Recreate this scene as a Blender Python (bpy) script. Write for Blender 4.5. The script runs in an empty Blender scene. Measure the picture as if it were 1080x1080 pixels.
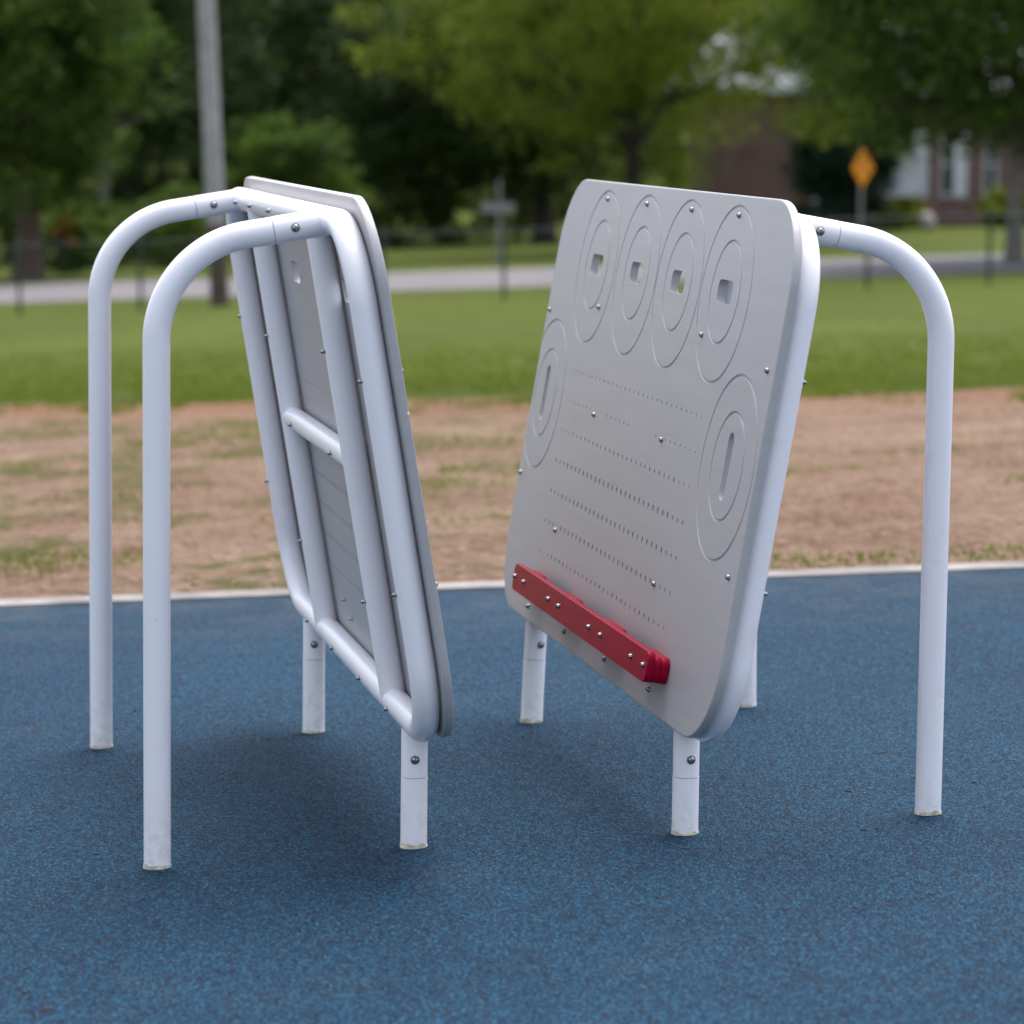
import bpy, bmesh, math, random
from mathutils import Vector, Matrix, noise
random.seed(7)
PI = math.pi
S = bpy.context.scene
COL = S.collection

# ------------------------------------------------------------------ helpers
def tag(o, label=None, cat=None, group=None, kind=None):
    if label: o['label'] = label
    if cat: o['category'] = cat
    if group: o['group'] = group
    if kind: o['kind'] = kind
    return o

def empty(name, loc, rz=0.0):
    o = bpy.data.objects.new(name, None); COL.objects.link(o)
    o.location = loc; o.rotation_euler = (0, 0, rz); o.empty_display_size = .2
    return o

def obj(name, bm, mat, parent=None, smooth=None, matrix=None, flatz=False):
    me = bpy.data.meshes.new(name)
    if isinstance(bm, tuple):
        me.from_pydata(bm[0], [], bm[1])
    else:
        bm.to_mesh(me); bm.free()
    if smooth is not None:
        me.polygons.foreach_set('use_smooth', [True]*len(me.polygons))
        me.set_sharp_from_angle(angle=math.radians(smooth))
    if flatz:
        for q in me.polygons:
            if abs(q.normal.z) > .999: q.use_smooth = False
    for m in (mat if isinstance(mat, (list, tuple)) else [mat]): me.materials.append(m)
    me.update()
    o = bpy.data.objects.new(name, me); COL.objects.link(o)
    if parent: o.parent = parent
    if matrix: o.matrix_local = matrix
    return o

def add_box(bm, c, s, bev=0.0, rot=None, segs=2):
    r = bmesh.ops.create_cube(bm, size=1.0)
    vs = r['verts']
    bmesh.ops.scale(bm, vec=s, verts=vs)
    if bev > 0:
        es = list({e for v in vs for e in v.link_edges})
        rr = bmesh.ops.bevel(bm, geom=es, offset=bev, segments=segs, affect='EDGES', profile=.5)
        vs = list({v for f in rr['faces'] for v in f.verts} | {v for v in vs if v.is_valid})
    if rot is not None: bmesh.ops.rotate(bm, matrix=rot, cent=(0, 0, 0), verts=vs)
    bmesh.ops.translate(bm, vec=c, verts=vs)
    return vs

def add_tube(bm, pts, r, seg=28, closed=False, caps=True, radii=None):
    pts = [Vector(p) for p in pts]; n = len(pts)
    tang = []
    for i in range(n):
        a = pts[(i-1) % n] if (closed or i > 0) else pts[i]
        b = pts[(i+1) % n] if (closed or i < n-1) else pts[i]
        tang.append((b-a).normalized())
    up = Vector((0, 0, 1)) if abs(tang[0].z) < .9 else Vector((0, 1, 0))
    nrm = (up - tang[0]*up.dot(tang[0])).normalized()
    rings = []
    for i in range(n):
        t = tang[i]
        nrm = (nrm - t*nrm.dot(t)).normalized()
        bi = t.cross(nrm)
        rr = radii[i] if radii else r
        rings.append([bm.verts.new(pts[i] + (nrm*math.cos(2*PI*k/seg) + bi*math.sin(2*PI*k/seg))*rr) for k in range(seg)])
    off = 0
    if closed:   # best twist offset for closing
        d0 = 1e9
        for k in range(seg):
            d = (rings[-1][0].co-rings[0][k].co).length
            if d < d0: d0 = d; off = k
    for i in range(n if closed else n-1):
        A = rings[i]; B = rings[(i+1) % n]; o_ = off if (closed and i == n-1) else 0
        for k in range(seg):
            bm.faces.new((A[k], A[(k+1) % seg], B[(k+1+o_) % seg], B[(k+o_) % seg]))
    if caps and not closed:
        bm.faces.new(list(reversed(rings[0]))); bm.faces.new(rings[-1])
    return rings

def tube_obj(name, pts, r, mat, parent, **k):
    bm = bmesh.new(); add_tube(bm, pts, r, **k)
    bmesh.ops.recalc_face_normals(bm, faces=bm.faces)
    return obj(name, bm, mat, parent, smooth=50)

def add_lathe(bm, prof, seg=20, mtx=None):
    rings = []
    for (r, z) in prof:
        if r < 1e-6: rings.append([bm.verts.new((0, 0, z))])
        else: rings.append([bm.verts.new((r*math.cos(2*PI*k/seg), r*math.sin(2*PI*k/seg), z)) for k in range(seg)])
    for A, B in zip(rings, rings[1:]):
        for k in range(seg):
            k2 = (k+1) % seg
            if len(A) == 1 and len(B) == 1: continue
            if len(A) == 1: bm.faces.new((A[0], B[k], B[k2]))
            elif len(B) == 1: bm.faces.new((A[k2], A[k], B[0]))
            else: bm.faces.new((A[k], A[k2], B[k2], B[k]))
    if mtx: bmesh.ops.transform(bm, matrix=mtx, verts=[v for R in rings for v in R])

# ------------------------------------------------------------------ materials
def newmat(name):
    m = bpy.data.materials.new(name); m.use_nodes = True
    nt = m.node_tree; b = nt.nodes['Principled BSDF']
    return m, nt, b
def N(nt, t, **kw):
    n = nt.nodes.new(t)
    for k, v in kw.items(): setattr(n, k, v)
    return n
def ramp(nt, fac, stops):
    r = N(nt, 'ShaderNodeValToRGB'); nt.links.new(fac, r.inputs[0])
    el = r.color_ramp.elements
    while len(el) > 1: el.remove(el[-1])
    el[0].position = stops[0][0]; el[0].color = (*stops[0][1], 1)
    for p, c in stops[1:]:
        e = el.new(p); e.color = (*c, 1)
    return r.outputs[0]
def noise_n(nt, vec, scale, detail=4, rough=.55, dist=0):
    n = N(nt, 'ShaderNodeTexNoise'); n.inputs['Scale'].default_value = scale
    n.inputs['Detail'].default_value = detail; n.inputs['Roughness'].default_value = rough
    n.inputs['Distortion'].default_value = dist
    if vec: nt.links.new(vec, n.inputs['Vector'])
    return n.outputs[0]
def bump(nt, b, h, strength, dist):
    n = N(nt, 'ShaderNodeBump'); n.inputs['Strength'].default_value = strength; n.inputs['Distance'].default_value = dist
    nt.links.new(h, n.inputs['Height']); nt.links.new(n.outputs[0], b.inputs['Normal']); return n
def mixc(nt, fac, a, b, mode='MIX'):
    n = N(nt, 'ShaderNodeMix', data_type='RGBA', blend_type=mode)
    for s, v in ((n.inputs[0], fac), (n.inputs[6], a), (n.inputs[7], b)):
        if hasattr(v, 'is_linked'): nt.links.new(v, s)
        elif isinstance(v, (int, float)): s.default_value = v
        else: s.default_value = (*v, 1)
    return n.outputs[2]
def math_n(nt, op, a, b=None, c=None, clamp=False):
    n = N(nt, 'ShaderNodeMath', operation=op); n.use_clamp = clamp
    for i, v in enumerate((a, b, c)):
        if v is None: continue
        if hasattr(v, 'is_linked'): nt.links.new(v, n.inputs[i])
        else: n.inputs[i].default_value = v
    return n.outputs[0]
def objco(nt): return N(nt, 'ShaderNodeTexCoord').outputs['Object']
def worldpos(nt): return N(nt, 'ShaderNodeNewGeometry').outputs['Position']

def mat_powder():
    m, nt, b = newmat('white_powder_coat'); p = objco(nt)
    c = ramp(nt, noise_n(nt, p, 3.0, 6, .6), [(.3, (.86, .83, .88)), (.7, (.885, .86, .90))])
    sp = noise_n(nt, p, 85, 2)
    c = mixc(nt, ramp(nt, sp, [(.74, (0, 0, 0)), (.79, (.5, .5, .5))]), c, (.42, .40, .38))
    wx = N(nt, 'ShaderNodeSeparateXYZ'); nt.links.new(worldpos(nt), wx.inputs[0])
    low = math_n(nt, 'MULTIPLY', math_n(nt, 'SUBTRACT', .16, wx.outputs['Z']), 5.0, clamp=True)
    gm = math_n(nt, 'MULTIPLY', low, ramp(nt, noise_n(nt, p, 40, 6, .75), [(.48, (0, 0, 0)), (.66, (.55, .55, .55))]))
    c = mixc(nt, gm, c, (.46, .42, .34))
    gr = noise_n(nt, p, 9, 7, .7)
    c = mixc(nt, ramp(nt, gr, [(.58, (0, 0, 0)), (.74, (.28, .28, .28))]), c, (.56, .53, .52))
    nt.links.new(c, b.inputs['Base Color'])
    b.inputs['Roughness'].default_value = .30; b.inputs['Coat Weight'].default_value = .15; b.inputs['Coat Roughness'].default_value = .25
    bump(nt, b, noise_n(nt, p, 420, 2), .06, .001)
    return m
def mat_sheet():
    m, nt, b = newmat('grey_plastic_sheet'); p = objco(nt)
    mp = N(nt, 'ShaderNodeMapping'); mp.inputs['Scale'].default_value = (1, 14, .8); nt.links.new(p, mp.inputs[0])
    st = noise_n(nt, mp.outputs[0], 2.2, 5, .6)
    c = ramp(nt, st, [(.3, (.362, .350, .362)), (.7, (.398, .386, .398))])
    gr = noise_n(nt, p, 5, 5, .6)
    c = mixc(nt, ramp(nt, gr, [(.60, (0, 0, 0)), (.74, (.35, .35, .35))]), c, (.40, .32, .25))
    fine = noise_n(nt, p, 600, 2)
    c = mixc(nt, .10, c, ramp(nt, fine, [(.35, (.25, .25, .27)), (.65, (.55, .55, .57))]))
    nt.links.new(c, b.inputs['Base Color'])
    b.inputs['Roughness'].default_value = .42
    bump(nt, b, fine, .12, .0006)
    return m
def mat_simple(name, col, rough=.5, metal=0.0, nscale=None, var=.15, bmp=0, bdist=.002, spec=.5):
    m, nt, b = newmat(name); b.inputs['Specular IOR Level'].default_value = spec
    b.inputs['Roughness'].default_value = rough; b.inputs['Metallic'].default_value = metal
    if nscale:
        p = objco(nt); f = noise_n(nt, p, nscale, 5, .6)
        lo = tuple(max(0, c*(1-var)) for c in col); hi = tuple(min(1, c*(1+var)) for c in col)
        nt.links.new(ramp(nt, f, [(.3, lo), (.7, hi)]), b.inputs['Base Color'])
        if bmp: bump(nt, b, noise_n(nt, p, nscale*4, 4), bmp, bdist)
    else: b.inputs['Base Color'].default_value = (*col, 1)
    return m
def mat_rubber():
    m, nt, b = newmat('blue_rubber_crumb'); p = worldpos(nt)
    pmn = N(nt, 'ShaderNodeMapping'); pmn.inputs['Scale'].default_value = (1, .62, 1); nt.links.new(p, pmn.inputs[0]); pm = pmn.outputs[0]
    v = N(nt, 'ShaderNodeTexVoronoi'); v.inputs['Scale'].default_value = 250; nt.links.new(pm, v.inputs['Vector'])
    cr = N(nt, 'ShaderNodeSeparateColor'); nt.links.new(v.outputs['Color'], cr.inputs[0])
    c = ramp(nt, cr.outputs[0], [(0, (.003, .003, .006)), (.18, (.005, .006, .012)), (.30, (.006, .018, .038)),
                                 (.55, (.008, .044, .092)), (.8, (.012, .084, .158)), (.90, (.05, .17, .26)), (.95, (.040, .022, .032)), (1, (.026, .014, .02))])
    v2 = N(nt, 'ShaderNodeTexVoronoi'); v2.inputs['Scale'].default_value = 125; nt.links.new(pm, v2.inputs['Vector'])
    c2 = N(nt, 'ShaderNodeSeparateColor'); nt.links.new(v2.outputs['Color'], c2.inputs[0])
    c = mixc(nt, .35, c, ramp(nt, c2.outputs[1], [(0, (.005, .008, .018)), (.5, (.008, .041, .086)), (1, (.011, .084, .154))]))
    big = noise_n(nt, p, .7, 5, .6)
    c = mixc(nt, 1.0, c, ramp(nt, big, [(.35, (.66, .70, .73)), (.65, (.84, .87, .88))]), 'MULTIPLY')
    # tracked-in soil, faded and scuffed spots
    dust = noise_n(nt, p, 2.3, 8, .72)
    c = mixc(nt, ramp(nt, dust, [(.56, (0, 0, 0)), (.74, (.12, .12, .12))]), c, (.10, .105, .11))
    sxy = N(nt, 'ShaderNodeSeparateXYZ'); nt.links.new(p, sxy.inputs[0])
    nearsoil = math_n(nt, 'MULTIPLY', math_n(nt, 'SUBTRACT', sxy.outputs['Y'], 9.9), .6, clamp=True)
    c = mixc(nt, math_n(nt, 'MULTIPLY', nearsoil, ramp(nt, noise_n(nt, p, 4, 7, .7), [(.45, (.05, .05, .05)), (.7, (.35, .35, .35))])), c, (.13, .12, .115))
    nt.links.new(c, b.inputs['Base Color'])
    b.inputs['Roughness'].default_value = .8
    b.inputs['Specular IOR Level'].default_value = .10
    bump(nt, b, v.outputs['Distance'], 1.0, .004)
    return m
def grass_color(nt, p):
    f = noise_n(nt, p, .35, 6, .6)
    c = ramp(nt, f, [(.3, (.050, .072, .012)), (.5, (.074, .098, .018)), (.7, (.105, .122, .028))])
    mp = N(nt, 'ShaderNodeMapping'); mp.inputs['Scale'].default_value = (1, .35, 1); nt.links.new(p, mp.inputs[0])
    f2 = noise_n(nt, mp.outputs[0], 9, 5, .7)
    return mixc(nt, .5, c, ramp(nt, f2, [(.3, (.034, .055, .008)), (.7, (.120, .132, .032))]))
def mat_lawn():
    m, nt, b = newmat('lawn_grass'); p = worldpos(nt)
    nt.links.new(grass_color(nt, p), b.inputs['Base Color']); b.inputs['Roughness'].default_value = .9
    b.inputs['Specular IOR Level'].default_value = .04
    bump(nt, b, noise_n(nt, p, 30, 5, .8), .8, .03)
    return m
def mat_dirt():
    m, nt, b = newmat('bare_clay_soil'); p = worldpos(nt)
    f = noise_n(nt, p, 1.1, 8, .65)
    c = ramp(nt, f, [(.30, (.105, .048, .030)), (.42, (.185, .105, .072)), (.54, (.255, .165, .120)), (.70, (.35, .26, .205))])
    # straw coloured streaks across
    mp = N(nt, 'ShaderNodeMapping'); mp.inputs['Scale'].default_value = (.5, .8, 1); nt.links.new(p, mp.inputs[0])
    s = noise_n(nt, mp.outputs[0], 1.6, 7, .7)
    c = mixc(nt, ramp(nt, s, [(.48, (0, 0, 0)), (.66, (.6, .6, .6))]), c, (.36, .275, .19))
    mf = N(nt, 'ShaderNodeMapping'); mf.inputs['Scale'].default_value = (1, .45, 1); nt.links.new(p, mf.inputs[0])
    fine = noise_n(nt, mf.outputs[0], 17, 7, .8)
    c = mixc(nt, .5, c, ramp(nt, fine, [(.32, (.075, .038, .022)), (.5, (.27, .175, .125)), (.68, (.52, .41, .32))]))
    # thin grass regrowth
    mp2 = N(nt, 'ShaderNodeMapping'); mp2.inputs['Scale'].default_value = (.9, .6, 1); nt.links.new(p, mp2.inputs[0])
    g = noise_n(nt, mp2.outputs[0], 1.7, 9, .72)
    gm = ramp(nt, g, [(.50, (0, 0, 0)), (.60, (.8, .8, .8))])
    gx_ = N(nt, 'ShaderNodeSeparateXYZ'); nt.links.new(p, gx_.inputs[0])
    gm = math_n(nt, 'MULTIPLY', gm, math_n(nt, 'SUBTRACT', .55, math_n(nt, 'MULTIPLY', gx_.outputs['X'], .45), clamp=True))
    c = mixc(nt, gm, c, (.080, .095, .022))
    # irregular border to the lawn: y > 22.4 - .22 x
    sx = N(nt, 'ShaderNodeSeparateXYZ'); nt.links.new(p, sx.inputs[0])
    e = math_n(nt, 'ADD', sx.outputs['Y'], math_n(nt, 'MULTIPLY', sx.outputs['X'], .22))
    e = math_n(nt, 'ADD', e, math_n(nt, 'MULTIPLY', math_n(nt, 'SUBTRACT', noise_n(nt, p, .9, 7, .75), .5), 3.2))
    em = math_n(nt, 'MULTIPLY', math_n(nt, 'SUBTRACT', e, 22.55), 4.0, clamp=True)
    c = mixc(nt, em, c, grass_color(nt, p))
    soft = math_n(nt, 'MULTIPLY', math_n(nt, 'SUBTRACT', e, 20.6), .45, clamp=True)
    c = mixc(nt, math_n(nt, 'MULTIPLY', soft, math_n(nt, 'SUBTRACT', 1.0, em)), c, (.25, .125, .078))
    nt.links.new(c, b.inputs['Base Color']); b.inputs['Roughness'].default_value = .95
    b.inputs['Specular IOR Level'].default_value = .04
    bump(nt, b, noise_n(nt, p, 16, 8, .75), 1.0, .05)
    return m
def mat_blade():
    m, nt, b = newmat('grass_blade'); p = worldpos(nt)
    c = ramp(nt, noise_n(nt, p, 6, 5, .7), [(.3, (.10, .142, .014)), (.6, (.145, .185, .025)), (.75, (.24, .22, .08))])
    nt.links.new(c, b.inputs['Base Color']); b.inputs['Roughness'].default_value = .7
    b.inputs['Specular IOR Level'].default_value = .08
    tr = N(nt, 'ShaderNodeBsdfTranslucent'); nt.links.new(c, tr.inputs[0])
    mx = N(nt, 'ShaderNodeMixShader'); mx.inputs[0].default_value = .5
    nt.links.new(b.outputs[0], mx.inputs[1]); nt.links.new(tr.outputs[0], mx.inputs[2])
    nt.links.new(mx.outputs[0], nt.nodes['Material Output'].inputs['Surface'])
    return m
def mat_leaf(name, dark, mid, light, transl=.3, scale=.9):
    m, nt, b = newmat(name); p = worldpos(nt)
    f = noise_n(nt, p, scale, 4, .6)
    c = ramp(nt, f, [(.32, dark), (.5, mid), (.68, light)])
    gi = N(nt, 'ShaderNodeNewGeometry').outputs['Random Per Island']
    c = mixc(nt, .35, c, ramp(nt, gi, [(0, dark), (.6, mid), (1, tuple(v*1.25 for v in light))]))
    nt.links.new(c, b.inputs['Base Color']); b.inputs['Roughness'].default_value = .55
    b.inputs['Specular IOR Level'].default_value = .10
    tr = N(nt, 'ShaderNodeBsdfTranslucent'); nt.links.new(mixc(nt, .3, c, (.5, .6, .1), 'MULTIPLY'), tr.inputs[0]); nt.links.new(c, tr.inputs[0])
    mx = N(nt, 'ShaderNodeMixShader'); mx.inputs[0].default_value = transl
    nt.links.new(b.outputs[0], mx.inputs[1]); nt.links.new(tr.outputs[0], mx.inputs[2])
    nt.links.new(mx.outputs[0], nt.nodes['Material Output'].inputs['Surface'])
    return m
def mat_bark(name, col):
    m, nt, b = newmat(name); p = objco(nt)
    mp = N(nt, 'ShaderNodeMapping'); mp.inputs['Scale'].default_value = (1, 1, .25); nt.links.new(p, mp.inputs[0])
    f = noise_n(nt, mp.outputs[0], 14, 7, .7)
    nt.links.new(ramp(nt, f, [(.3, tuple(c*.5 for c in col)), (.7, tuple(c*1.35 for c in col))]), b.inputs['Base Color'])
    b.inputs['Roughness'].default_value = .9; bump(nt, b, f, .9, .03)
    return m
def mat_brick():
    m, nt, b = newmat('red_brown_brick'); tc = objco(nt)
    mp = N(nt, 'ShaderNodeMapping'); mp.inputs['Rotation'].default_value = (PI/2, 0, 0); nt.links.new(tc, mp.inputs[0])
    br = N(nt, 'ShaderNodeTexBrick'); nt.links.new(mp.outputs[0], br.inputs['Vector'])
    br.inputs['Scale'].default_value = 1; br.inputs['Brick Width'].default_value = .21; br.inputs['Row Height'].default_value = .075
    br.inputs['Mortar Size'].default_value = .006
    br.inputs['Color1'].default_value = (.17, .075, .062, 1); br.inputs['Color2'].default_value = (.095, .05, .048, 1); br.inputs['Mortar'].default_value = (.24, .21, .19, 1)
    c = mixc(nt, .3, br.outputs[0], ramp(nt, noise_n(nt, tc, 1.2, 5), [(.3, (.07, .04, .04)), (.7, (.20, .11, .095))]))
    nt.links.new(c, b.inputs['Base Color']); b.inputs['Roughness'].default_value = .85
    bump(nt, b, br.outputs['Fac'], -.4, .01)
    return m

M = dict(
    tube=mat_powder(), sheet=mat_sheet(), rubber=mat_rubber(), lawn=mat_lawn(), dirt=mat_dirt(), blade=mat_blade(),
    steel=mat_simple('stainless_bolt', (.33, .33, .34), .25, 1.0, 60, .2),
    gap=mat_simple('joint_gap_steel', (.30, .30, .32), .6),  # plain grey inner tube that shows in the narrow joints
    red=mat_simple('red_plastic', (.29, .001, .022), .38, 0, 8, .14, .05, .0008, .10),
    sealant=mat_simple('tan_sealant', (.58, .55, .44), .8, 0, 60, .5, .5, .003),
    concrete=mat_simple('pale_concrete', (.20, .18, .172), .9, 0, 4, .45, .4, .004),
    road=mat_simple('worn_asphalt', (.145, .133, .142), .9, 0, .6, .12, .3, .01),
    bark=mat_bark('brown_bark', (.095, .06, .05)), bark_d=mat_bark('dark_bark', (.035, .026, .024)), bark_g=mat_bark('grey_bark', (.16, .145, .13)),
    brick=mat_brick(), white=mat_simple('white_paint', (.50, .52, .56), .5, 0, 3, .05),
    roof=mat_simple('grey_shingle', (.40, .41, .44), .85, 0, 2.5, .25, .5, .02),
    glass=mat_simple('dark_window_glass', (.018, .028, .033), .08),
    pole=mat_simple('weathered_grey_pole_wood', (.30, .285, .30), .85, 0, 6, .22, .6, .01),
    pole_d=mat_simple('damp_brown_pole_wood', (.085, .062, .052), .9, 0, 6, .3, .6, .01),
    sign=mat_simple('orange_yellow_sign', (.88, .31, .004), .5, 0, 4, .06, 0, .002, .15),
    signblk=mat_simple('black_sign_print', (.02, .018, .015), .5),
    galv=mat_simple('galvanised_steel', (.20, .205, .215), .5, .6, 12, .15),
    aluminium=mat_simple('bare_sign_aluminium', (.20, .19, .20), .55, .3, 6, .1),
    fence=mat_simple('dark_green_fence_coating', (.015, .028, .022), .5, 0, 5, .1),
    orange_lf=mat_leaf('orange_flowers', (.10, .05, .005), (.26, .10, .006), (.40, .16, .01), .2, 3),
    leaf_l=mat_leaf('olive_leaves', (.060, .088, .010), (.135, .175, .018), (.27, .32, .042), .5),
    leaf_m=mat_leaf('mid_green_leaves', (.026, .052, .008), (.064, .112, .018), (.14, .205, .036), .4),
    leaf_d=mat_leaf('dark_green_leaves', (.012, .023, .008), (.027, .050, .013), (.072, .115, .026), .3),
    leaf_e=mat_leaf('evergreen_needles', (.008, .022, .014), (.013, .035, .02), (.022, .05, .028), .1),
    rock=mat_simple('pale_stone', (.36, .32, .33), .9, 0, 6, .2, .5, .03),
)

# ------------------------------------------------------------------ terrain
KN = [(-60, 1.129), (11.72, -.0618), (23, -.37), (50.5, -1.106), (58, -1.19), (90, -1.95), (130, -.6), (200, 1.2), (520, 9)]
def prof(y):
    for (a, za), (b, zb) in zip(KN, KN[1:]):
        if y <= b: return za+(zb-za)*(y-a)/(b-a)
    return KN[-1][1]
def sx(x):
    a = abs(x); v = a if a < 14 else 14+10*(1-math.exp(-(a-14)/10))
    return math.copysign(v, x)
def zt(x, y):
    g = .0498 if y < 11.72 else (.0498-(.0498-.043)*min(1, (y-11.72)/11.28))
    return g*sx(x)+prof(y)

XL = sorted(set([-200, -150, -110, -80, -60, -48, -40, -34, -28, -24, -20, -17, -14, -12, -10, -8, -6, -4, -2, 0, 2, 4, 6, 8, 10, 12, 14, 17, 20, 24, 28, 34, 40, 48, 60, 80, 110, 150, 200]))
YL = sorted(set([-60, -30, -15, -4, 0, 4, 8, 11.5, 11.67, 11.72, 13, 15, 17, 19, 21, 23, 25, 28, 32, 37, 43, 50.5, 54, 58, 62, 68, 75, 82, 90, 100, 110, 120, 130, 150, 170, 200, 260, 350, 520]))
def sheet_mesh(name, x0, x1, y0, y1, dz, mat, skirt=0.0):
    xs = [x for x in XL if x0 <= x <= x1]; ys = [y for y in YL if y0 <= y <= y1]
    vs = [(x, y, zt(x, y)+dz) for y in ys for x in xs]
    nx = len(xs)
    fs = [(j*nx+i, j*nx+i+1, (j+1)*nx+i+1, (j+1)*nx+i) for j in range(len(ys)-1) for i in range(nx-1)]
    if skirt:
        rim = [i for i in range(nx)]+[j*nx+nx-1 for j in range(1, len(ys))]+[(len(ys)-1)*nx+i for i in range(nx-2, -1, -1)]+[j*nx for j in range(len(ys)-2, 0, -1)]
        b0 = len(vs)
        for k in rim: vs.append((vs[k][0], vs[k][1], vs[k][2]-skirt))
        for a in range(len(rim)):
            c = (a+1) % len(rim); fs.append((rim[c], rim[a], b0+a, b0+c))
    o = obj(name, (vs, fs), mat, smooth=30 if not skirt else None)
    return tag(o, kind='structure')
sheet_mesh('ground', -200, 200, -60, 520, -.016, M['lawn'])
sheet_mesh('bare_soil', -28, 28, 11.67, 25, -.006, M['dirt'], .03)
sheet_mesh('rubber_pavement', -12, 14, -4, 11.5, 0.0, M['rubber'], .03)
sheet_mesh('kerb_strip', -12, 14, 11.5, 11.67, .007, M['concrete'], .04)
sheet_mesh('road', -200, 200, 50.5, 58, -.002, M['road'], .03)

# grass blades: regrowth tufts on soil + lawn edge (uncountable)
def fbm(x, y, s, seed=0.0):
    return noise.fractal(Vector((x*s, y*s, seed)), .7, 2.1, 5)
def blades(name, label, spots, hmin, hmax, wd):
    vs = []; fs = []
    for (x, y, k) in spots:
        z = zt(x, y)-.012
        for _ in range(k):
            a = random.uniform(0, 2*PI); h = random.uniform(hmin, hmax); px = x+random.gauss(0, .035); py = y+random.gauss(0, .035)
            l = random.uniform(.2, .8)*h; w = wd*random.uniform(.6, 1.3)
            ca, sa = math.cos(a), math.sin(a); i = len(vs)
            vs += [(px-sa*w, py+ca*w, z), (px+sa*w, py-ca*w, z), (px+ca*l*.4, py+sa*l*.4, z+h*.7), (px+ca*l, py+sa*l, z+h)]
            fs += [(i, i+1, i+2), (i+2, i+3, i)]
    o = obj(name, (vs, fs), M['blade']); return tag(o, label, 'grass', kind='stuff')
sp = []
for _ in range(30000):
    y = random.uniform(11.8, 21.5); x = random.uniform(-5, 5.6)*(y/15)
    v = fbm(x*.55, y*.9, 1.0, 3.3)
    thr = .22 if x < .3 else .5
    if abs(y-11.95) < .25 and x > .9: thr = .02
    if v > thr: sp.append((x, y, 3))
random.shuffle(sp)
blades('sparse_grass', 'thin green grass tufts coming up through the bare clay soil behind the blue surface', sp[:14000], .012, .038, .006)
sp = []
for _ in range(60000):
    x = random.uniform(-8, 8); t = random.random()**1.6; y = 20.9-.22*x+t*10.5
    if fbm(x, y, 1.2, 9.1)+(y-22.3+.22*x)*.5 > .1+.75*noise.noise(Vector((x*.8, y*.5, 2))) and random.random() < 1-t*.9: sp.append((x, y, 2))
blades('lawn_edge_grass', 'ragged edge of green lawn grass behind the bare soil', sp, .02, .055, .007)
# pebbles / clods on soil
bm = bmesh.new()
for _ in range(3200):
    y = random.uniform(11.8, 22); x = random.uniform(-4.2, 4.8)*(y/13)
    r = random.uniform(.006, .022)
    mt = Matrix.Translation((x, y, zt(x, y)-.005)) @ Matrix.Rotation(random.random()*6, 4, 'Z') @ Matrix.Diagonal((r*random.uniform(.8, 1.6), r, r*.6, 1))
    rr = bmesh.ops.create_icosphere(bm, subdivisions=1, radius=1, matrix=mt)
o = obj('soil_clods', bm, mat_simple('soil_clod', (.27, .17, .12), .95, 0, 3, .4), smooth=80); tag(o, 'small clods and pebbles strewn over the bare clay soil', 'pebbles', kind='stuff')

bm = bmesh.new(); rnd = random.Random(5)
for (cx, cy, n, sp_) in ((0, 6.8, 60, 2.4), (.9, 7.6, 25, .9), (-.6, 6.6, 16, .8)):
    for _ in range(n):
        x = cx+rnd.gauss(0, sp_*.6); y = cy+rnd.gauss(0, sp_)
        if y < 2 or y > 11.3: continue
        r = rnd.uniform(.0025, .008); z = zt(x, y)+.0015
        bmesh.ops.create_icosphere(bm, subdivisions=1, radius=1, matrix=Matrix.Translation((x, y, z)) @ Matrix.Rotation(rnd.random()*6, 4, 'Z') @ Matrix.Diagonal((r*rnd.uniform(.8, 2.2), r*.7, r*.3, 1)))
o = obj('litter', bm, mat_simple('dry_bits', (.05, .035, .025), .9, 0, 20, .6), smooth=80); tag(o, 'tiny dark bits of leaf and bark scattered on the blue rubber', 'litter', kind='stuff')

# ------------------------------------------------------------------ the two panel stands
W = 1.5792; B = .577; UT, ZT, UB, ZB = .39345, 1.35085, .56993, .29695
ZJ, UJ = 1.3864, .25353; R_ = .03015
d2 = Vector((UB-UT, ZB-ZT)); LEN = d2.length; d2.normalize(); n2 = Vector((-d2.y, d2.x))
if n2.x < 0: n2 = -n2
SF = .0517; TH = .0205           # sheet front offset, thickness
def P(s, y, off=0.0):            # point in the unit frame: s down the slope, y across, off outward
    q = Vector((UT, ZT))+d2*s+n2*off
    return Vector((q.x, y, q.y))
nv = Vector((n2.x, 0, n2.y)); dv = Vector((d2.x, 0, d2.y)); yv = Vector((0, 1, 0))
MP = Matrix(((yv.x, -dv.x, nv.x, P(0, 0).x), (yv.y, -dv.y, nv.y, 0), (yv.z, -dv.z, nv.z, P(0, 0).z), (0, 0, 0, 1)))  # plane frame: X=y, Y=up slope (-s), Z=out

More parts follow.
